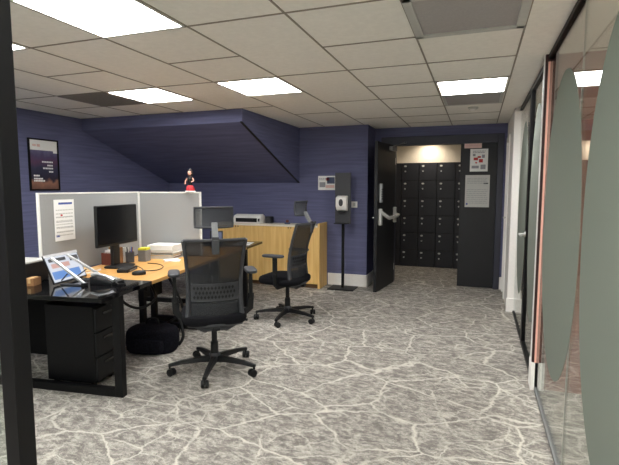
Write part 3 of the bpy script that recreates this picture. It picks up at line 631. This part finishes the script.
# ------------------------------------------------------------------ office chairs
def make_chair():
    t = thing('office_chair', '', 'office chair', group='black mesh office chairs')
    b = MB().lathe([(0.03, 0.075), (0.045, 0.08), (0.045, 0.135), (0.034, 0.15)], n=20).build('base_hub', 'grey', t, smooth=True)
    for k in range(5):
        a = math.radians(72*k+37); M = Matrix.Rotation(a, 4, 'Z')
        m = MB()
        pro = [(0.03, 0.028, 0.082, 0.13), (0.12, 0.024, 0.085, 0.125), (0.25, 0.020, 0.082, 0.112), (0.355, 0.017, 0.07, 0.092)]
        vs = []; 
        for (x, hw_, z0, z1) in pro: vs += [M @ Vector((x, -hw_, z0)), M @ Vector((x, hw_, z0)), M @ Vector((x, hw_*0.7, z1)), M @ Vector((x, -hw_*0.7, z1))]
        fs = [(i*4+j, i*4+(j+1) % 4, i*4+4+(j+1) % 4, i*4+4+j) for i in range(3) for j in range(4)]+[(3, 2, 1, 0), (12, 13, 14, 15)]
        m.add(vs, fs); lg = m.build('leg', 'plastic', t, 0.004)
        m = MB(); c_ = M @ Vector((0.345, 0, 0)); tdir = Matrix.Rotation(a+0.6+k*0.9, 3, 'Z') @ Vector((1, 0, 0)); sd = Vector((-tdir.y, tdir.x, 0)); cc = c_+tdir*0.016
        for s_ in (-1, 1):
            q = cc+sd*0.017*s_+Vector((0, 0, 0.029)); m.tube([q-sd*0.011*s_, q+sd*0.006*s_, q+sd*0.011*s_], [0.029, 0.029, 0.022], 18)
        q = cc+Vector((0, 0, 0.029)); m.tube([q-sd*0.02, q+sd*0.02], 0.009, 10); m.cyl(c_+Vector((0, 0, 0.03)), c_+Vector((0, 0, 0.075)), 0.009, 10); m.build('caster', 'plastic', lg, smooth=True)
    m = MB().lathe([(0.032, 0.14), (0.03, 0.24), (0.022, 0.245), (0.022, 0.385)], n=18); m.build('gas_lift', 'plastic', t, smooth=True)
    m = MB().box(-0.09, 0.09, -0.16, 0.12, 0.375, 0.42); m.box(-0.03, 0.03, -0.22, -0.15, 0.385, 0.415); m.build('mechanism', 'plastic', t, 0.008)
    MB().tube([(0.09, 0.02, 0.395), (0.22, 0.03, 0.39), (0.27, 0.03, 0.385)], [0.006, 0.006, 0.011], 8).build('lever', 'plastic', t, smooth=True)
    MB().cushion(0.25, 0.245, 0.418, 0.495, (0, 0.03, 0), crown=0.014, e=4.2).build('seat', 'seat', t, smooth=True)
    def back(u, v):     # u across -1..1, v height 0..1 ; y grows forward
        z = 0.43+0.645*v; wd = 0.199+0.022*max(v, 0)**2-0.012*math.sin(PI*v)
        lean = -0.165-0.08*max(v, 0)**1.6+0.035*math.sin(PI*v*1.1); cur = 0.05*(1-u*u)
        return Vector((u*wd, lean-cur+0.02, z))
    def bfn(p_, q_):
        u = p_*2-1; a = back(u, q_); e = 0.01
        du = back(u+e, q_)-back(u-e, q_); dv = back(u, q_+e)-back(u, q_-e); n_ = du.cross(dv).normalized(); return a, n_
    MB().sheet(bfn, 14, 16, 0.003).build('backrest', 'mesh', t, smooth=True)
    m = MB()
    for sgn in (-1, 1):
        P = [back(sgn*1.02, i/14) for i in range(15)]; r_ = [0.024-0.010*min(i/9, 1) for i in range(15)]; m.tube(P, r_, 10)
    m.tube([back(i/6-1, 1.0) for i in range(13)], 0.011, 8); m.tube([back(1-i/6, 0.0)+Vector((0, 0, -0.004)) for i in range(13)], 0.02, 8)
    m.tube([back(1.0, 0.02), back(0.4, -0.03)+Vector((0, 0.04, -0.03)), Vector((0, -0.17, 0.40)), back(-0.4, -0.03)+Vector((0, 0.04, -0.03)), back(-1.0, 0.02)], 0.018, 8)
    m.build('back_frame', 'grey', t, smooth=True)
    # lumbar band with rows of slots
    m = MB()
    for i in range(12):
        for r in range(3):
            u0 = -0.80+i*0.135+(0.067 if r % 2 else 0)
            if u0 > 0.8: continue
            v0 = 0.32+r*0.055; a = [back(u0+dx, v0+dz)+Vector((0, -0.006, 0)) for dx, dz in ((-0.055, 0), (0, -0.024), (0.055, 0), (0, 0.024))]; m.poly(a, (0, -0.004, 0))
    m.build('lumbar_pattern', 'plastic', t)
    def lum(p_, q_): a, n_ = bfn(0.04+0.92*p_, 0.27+0.21*q_); return a+Vector((0, -0.003, 0)), n_
    MB().sheet(lum, 12, 4, 0.003).build('lumbar_support', 'grey', t, smooth=True)
    def low(p_, q_): a, n_ = bfn(0.03+0.94*p_, 0.03+0.20*q_); return a+Vector((0, 0.004, 0)), n_
    MB().sheet(low, 12, 4, 0.004).build('lower_back_panel', 'seat', t, smooth=True)
    m = MB(); tb = back(0, 1.0)
    m.box(-0.026, 0.026, tb.y-0.018, tb.y-0.002, 0.975, 1.10); m.build('headrest_slide', 'grey', t, 0.004)
    m = MB(); m.poly([(-0.022, tb.y-0.02, 1.075), (-0.022, tb.y+0.008, 1.075), (-0.022, tb.y+0.078, 1.17), (-0.022, tb.y+0.078, 1.20), (-0.022, tb.y+0.055, 1.20)], (0.044, 0, 0)); m.build('headrest_bracket', 'midgrey', t, 0.004)
    def hd(u, v): return Vector((u*0.138, tb.y+0.115-0.05*(1-u*u)+0.01*math.sin(PI*v), 1.163+0.145*v))
    def hfn(p_, q_):
        u = p_*2-1; e = 0.01; a = hd(u, q_); n_ = (hd(u+e, q_)-hd(u-e, q_)).cross(hd(u, q_+e)-hd(u, q_-e)).normalized(); return a, n_
    hp = MB().sheet(hfn, 12, 6, 0.004).build('headrest', 'headmesh', t, smooth=True)
    ring = [hd(-1+2*i/12, 0) for i in range(13)]+[hd(1, i/5) for i in range(1, 5)]+[hd(1-2*i/12, 1) for i in range(13)]+[hd(-1, 1-i/5) for i in range(1, 5)]
    MB().tube(ring, 0.008, 8, closed=True).build('headrest_frame', 'grey', hp, smooth=True)
    for sgn in (-1, 1):
        m = MB(); m.tube([(sgn*0.08, -0.01, 0.40), (sgn*0.24, -0.01, 0.405), (sgn*0.285, -0.01, 0.44), (sgn*0.292, -0.01, 0.56)], 0.02, 4, sq=(0.026, 0.014)); m.box(sgn*0.292-0.014, sgn*0.292+0.014, -0.034, 0.014, 0.52, 0.73); ar = m.build('armrest', 'plastic', t, 0.005)
        MB().cushion(0.045, 0.125, 0.73, 0.756, (sgn*0.295, 0.01, 0), e=3.4, crown=0.004).build('arm_pad', 'grey', ar, smooth=True)
    return t
ch = make_chair(); ch.location = (-1.93, 3.125, 0); ch.rotation_euler.z = math.radians(36); ch['label'] = 'front black mesh office chair, its back to the camera, at the oak desk'
c2 = copy_tree(ch); c2.location = (-1.947, 4.68, 0); c2.rotation_euler.z = math.radians(84); c2['label'] = 'black mesh office chair seen from the side, in front of the sideboard'

for o_ in c2.children:
    if o_.name.startswith('leg'): o_.rotation_euler.z = math.radians(7)     # its base is swivelled a little further
for o_ in ch.children:
    if o_.name.startswith('armrest'): o_.location.z = 0.055                    # arms set higher

# ------------------------------------------------------------------ sideboard along the back wall
SX0, SX1, SY0, SY1 = -3.86, -2.10, 6.25, 6.60
mid = (SX0+SX1-0.03)/2
def cupboard(x0, x1, lab, endp):
    t = thing('cupboard', lab, 'cupboard', (x0, SY0, 0), 0, 'oak cupboards along the back wall'); wd = x1-x0
    MB().box(0, wd, 0.02, SY1-SY0, 0.06, 0.888).build('carcass', 'oak', t); MB().box(0.01, wd-0.01, 0.03, SY1-SY0, 0, 0.06).build('plinth', 'oakdark', t)
    for i in range(2):
        a = 0.002+i*wd/2; q = MB().box(a, a+wd/2-0.004, 0, 0.019, 0.065, 0.884).build('door', 'oak', t, 0.002)
        MB().box(a+(wd/2-0.03 if i == 0 else 0.012), a+(wd/2-0.018 if i == 0 else 0.024), -0.004, 0.0, 0.862, 0.884).build('pull', 'oakdark', q)
    if endp: MB().box(wd, wd+0.03, -0.005, SY1-SY0, 0, 0.945).build('end_panel', 'oak', t, 0.002)
cupboard(SX0, mid, 'oak cupboard on the left, behind the front chair, under the laminator', False); cupboard(mid+0.001, SX1-0.031, 'oak cupboard on the right, behind the side-on chair', True)
tag(box('worktop', 'cream', SX0-0.01, SX1-0.032, SY0-0.012, SY1, 0.889, 0.914, bevel=0.002), 'pale cream worktop over the oak cupboards', 'worktop')
t = thing('laminator', 'white laminator with a dark slot on the oak sideboard', 'laminator', (-3.31, 6.42, 0.914))
m = MB(); m.poly([(-0.235, -0.09, 0), (-0.235, 0.10, 0), (-0.235, 0.10, 0.11), (-0.235, 0.04, 0.14), (-0.235, -0.05, 0.12), (-0.235, -0.09, 0.06)], (0.47, 0, 0)); m.build('body', 'white', t, 0.02, seg=3)
MB().box(-0.18, 0.18, -0.094, -0.085, 0.02, 0.08).build('feed_slot', 'plastic', t, 0.003); MB().box(0.195, 0.225, -0.094, -0.08, 0.03, 0.075).build('control_panel', 'grey', t)
t = thing('speaker', 'small black box standing behind the white laminator', 'speaker', (-3.0, 6.50, 0.914))
MB().box(-0.05, 0.05, -0.05, 0.05, 0, 0.10).build('case', 'plastic', t, 0.005); MB().box(-0.042, 0.042, -0.053, -0.049, 0.01, 0.09).build('grille', 'grey', t)
t = thing('tape_dispenser', 'tiny dark desk object on the sideboard right of the laminator', 'desk object', (-2.66, 6.40, 0.914))
MB().cushion(0.045, 0.022, 0, 0.022, e=3, crown=0.004).build('foot', 'bookblue', t, smooth=True); MB().cyl((0, -0.01, 0.042), (0, 0.01, 0.042), 0.022, 16).build('roll', 'bookred', t)

# ------------------------------------------------------------------ hand sanitiser stand and wall things
t = thing('sanitiser_stand', 'black hand sanitiser stand with a white dispenser by the navy wall', 'sanitiser stand', (-1.80, 6.41, 0))
MB().box(-0.19, 0.19, -0.15, 0.15, 0, 0.014).build('base_plate', 'black', t, 0.002)
MB().box(-0.02, 0.02, -0.012, 0.012, 0.014, 1.66).build('pole', 'black', t, 0.002)
MB().box(-0.115, 0.115, -0.026, -0.013, 0.94, 1.665).build('back_board', 'grey', t, 0.004)
MB().box(-0.115, 0.115, -0.030, -0.026, 1.36, 1.66).build('sign_plate', 'grey', t, 0.001)
dp = MB().poly([(-0.08, -0.03, 1.12), (-0.08, -0.09, 1.14), (-0.08, -0.13, 1.2), (-0.08, -0.12, 1.32), (-0.08, -0.03, 1.345)], (0.16, 0, 0)).build('dispenser', 'white', t, 0.014, seg=3)
MB().cushion(0.03, 0.05, 0, 0.006, e=2.2, crown=0.002, M=Matrix.Translation((0.0, -0.129, 1.245)) @ Matrix.Rotation(PI/2, 4, 'X')).build('sight_glass', 'grey', dp, smooth=True)
MB().box(-0.055, 0.055, -0.085, -0.045, 1.10, 1.13).build('nozzle', 'plastic', dp, 0.004)
MB().box(-0.10, 0.10, -0.14, -0.026, 0.945, 0.958).build('drip_tray', 'plastic', t, 0.003)
paper_sheet('wall_notice', 'small white notice with a picture, left of the sanitiser stand', 'notice', (-2.11, YB, 1.525), 0.28, 0.21, 0, 'paper', lines(2, 0.06, 0.5, 0.7, 0.9)+[(0.5, 0.92, 0.45, 0.9, 'bookblue'), (0.08, 0.4, 0.2, 0.55, 'ink'), (0.42, 0.9, 0.15, 0.35, 'rose'), (0.45, 0.62, 0.66, 0.86, 'redink')])
t = thing('light_switch', 'white square light switch right of the sanitiser stand', 'light switch', (-1.69, YB, 1.21))
MB().box(-0.045, 0.045, -0.01, 0, -0.045, 0.045).build('plate', 'white', t, 0.003); MB().box(-0.016, 0.016, -0.014, -0.009, -0.022, 0.022).build('rocker', 'lightplastic', t, 0.002)
# framed poster on the left wall (facing +X)
t = thing('framed_poster', 'black framed poster with white heading on the left navy wall', 'poster', (XL, 4.205, 1.725), PI/2)
W2, H2 = 0.205, 0.305
m = MB(); m.box(-W2, W2, -0.022, 0, H2-0.018, H2); m.box(-W2, W2, -0.022, 0, -H2, -H2+0.018); m.box(-W2, -W2+0.018, -0.022, 0, -H2+0.018, H2-0.018); m.box(W2-0.018, W2, -0.022, 0, -H2+0.018, H2-0.018); m.build('frame', 'black', t, 0.002)
MB().box(-W2+0.018, W2-0.018, -0.012, -0.002, -H2+0.018, H2-0.018).build('picture', 'poster', t)
m = MB(); m.box(-W2+0.018, W2-0.018, -0.0128, -0.012, 0.17, H2-0.018); m.box(0.13, W2-0.018, -0.0128, -0.012, 0.145, 0.17); m.build('heading', 'paper', t)
m = MB(); m.box(-0.15, -0.10, -0.0136, -0.0128, 0.215, 0.235); m.box(-0.09, -0.05, -0.0136, -0.0128, 0.21, 0.24); m.build('emblem', 'rose', t)
m = MB()
for x0, x1, z in ((-0.03, 0.12, 0.035), (0.04, 0.12, -0.005), (-0.02, 0.12, -0.04), (0.06, 0.12, -0.08), (-0.15, -0.07, -0.13), (-0.15, -0.03, -0.165), (-0.15, 0.0, -0.19)):
    x = x0
    while x < x1-0.004: wd = random.uniform(0.012, 0.022); m.box(x, min(x+wd, x1), -0.0128, -0.012, z-0.009, z+0.009); x += wd+0.004
m.build('lettering', 'paper', t)
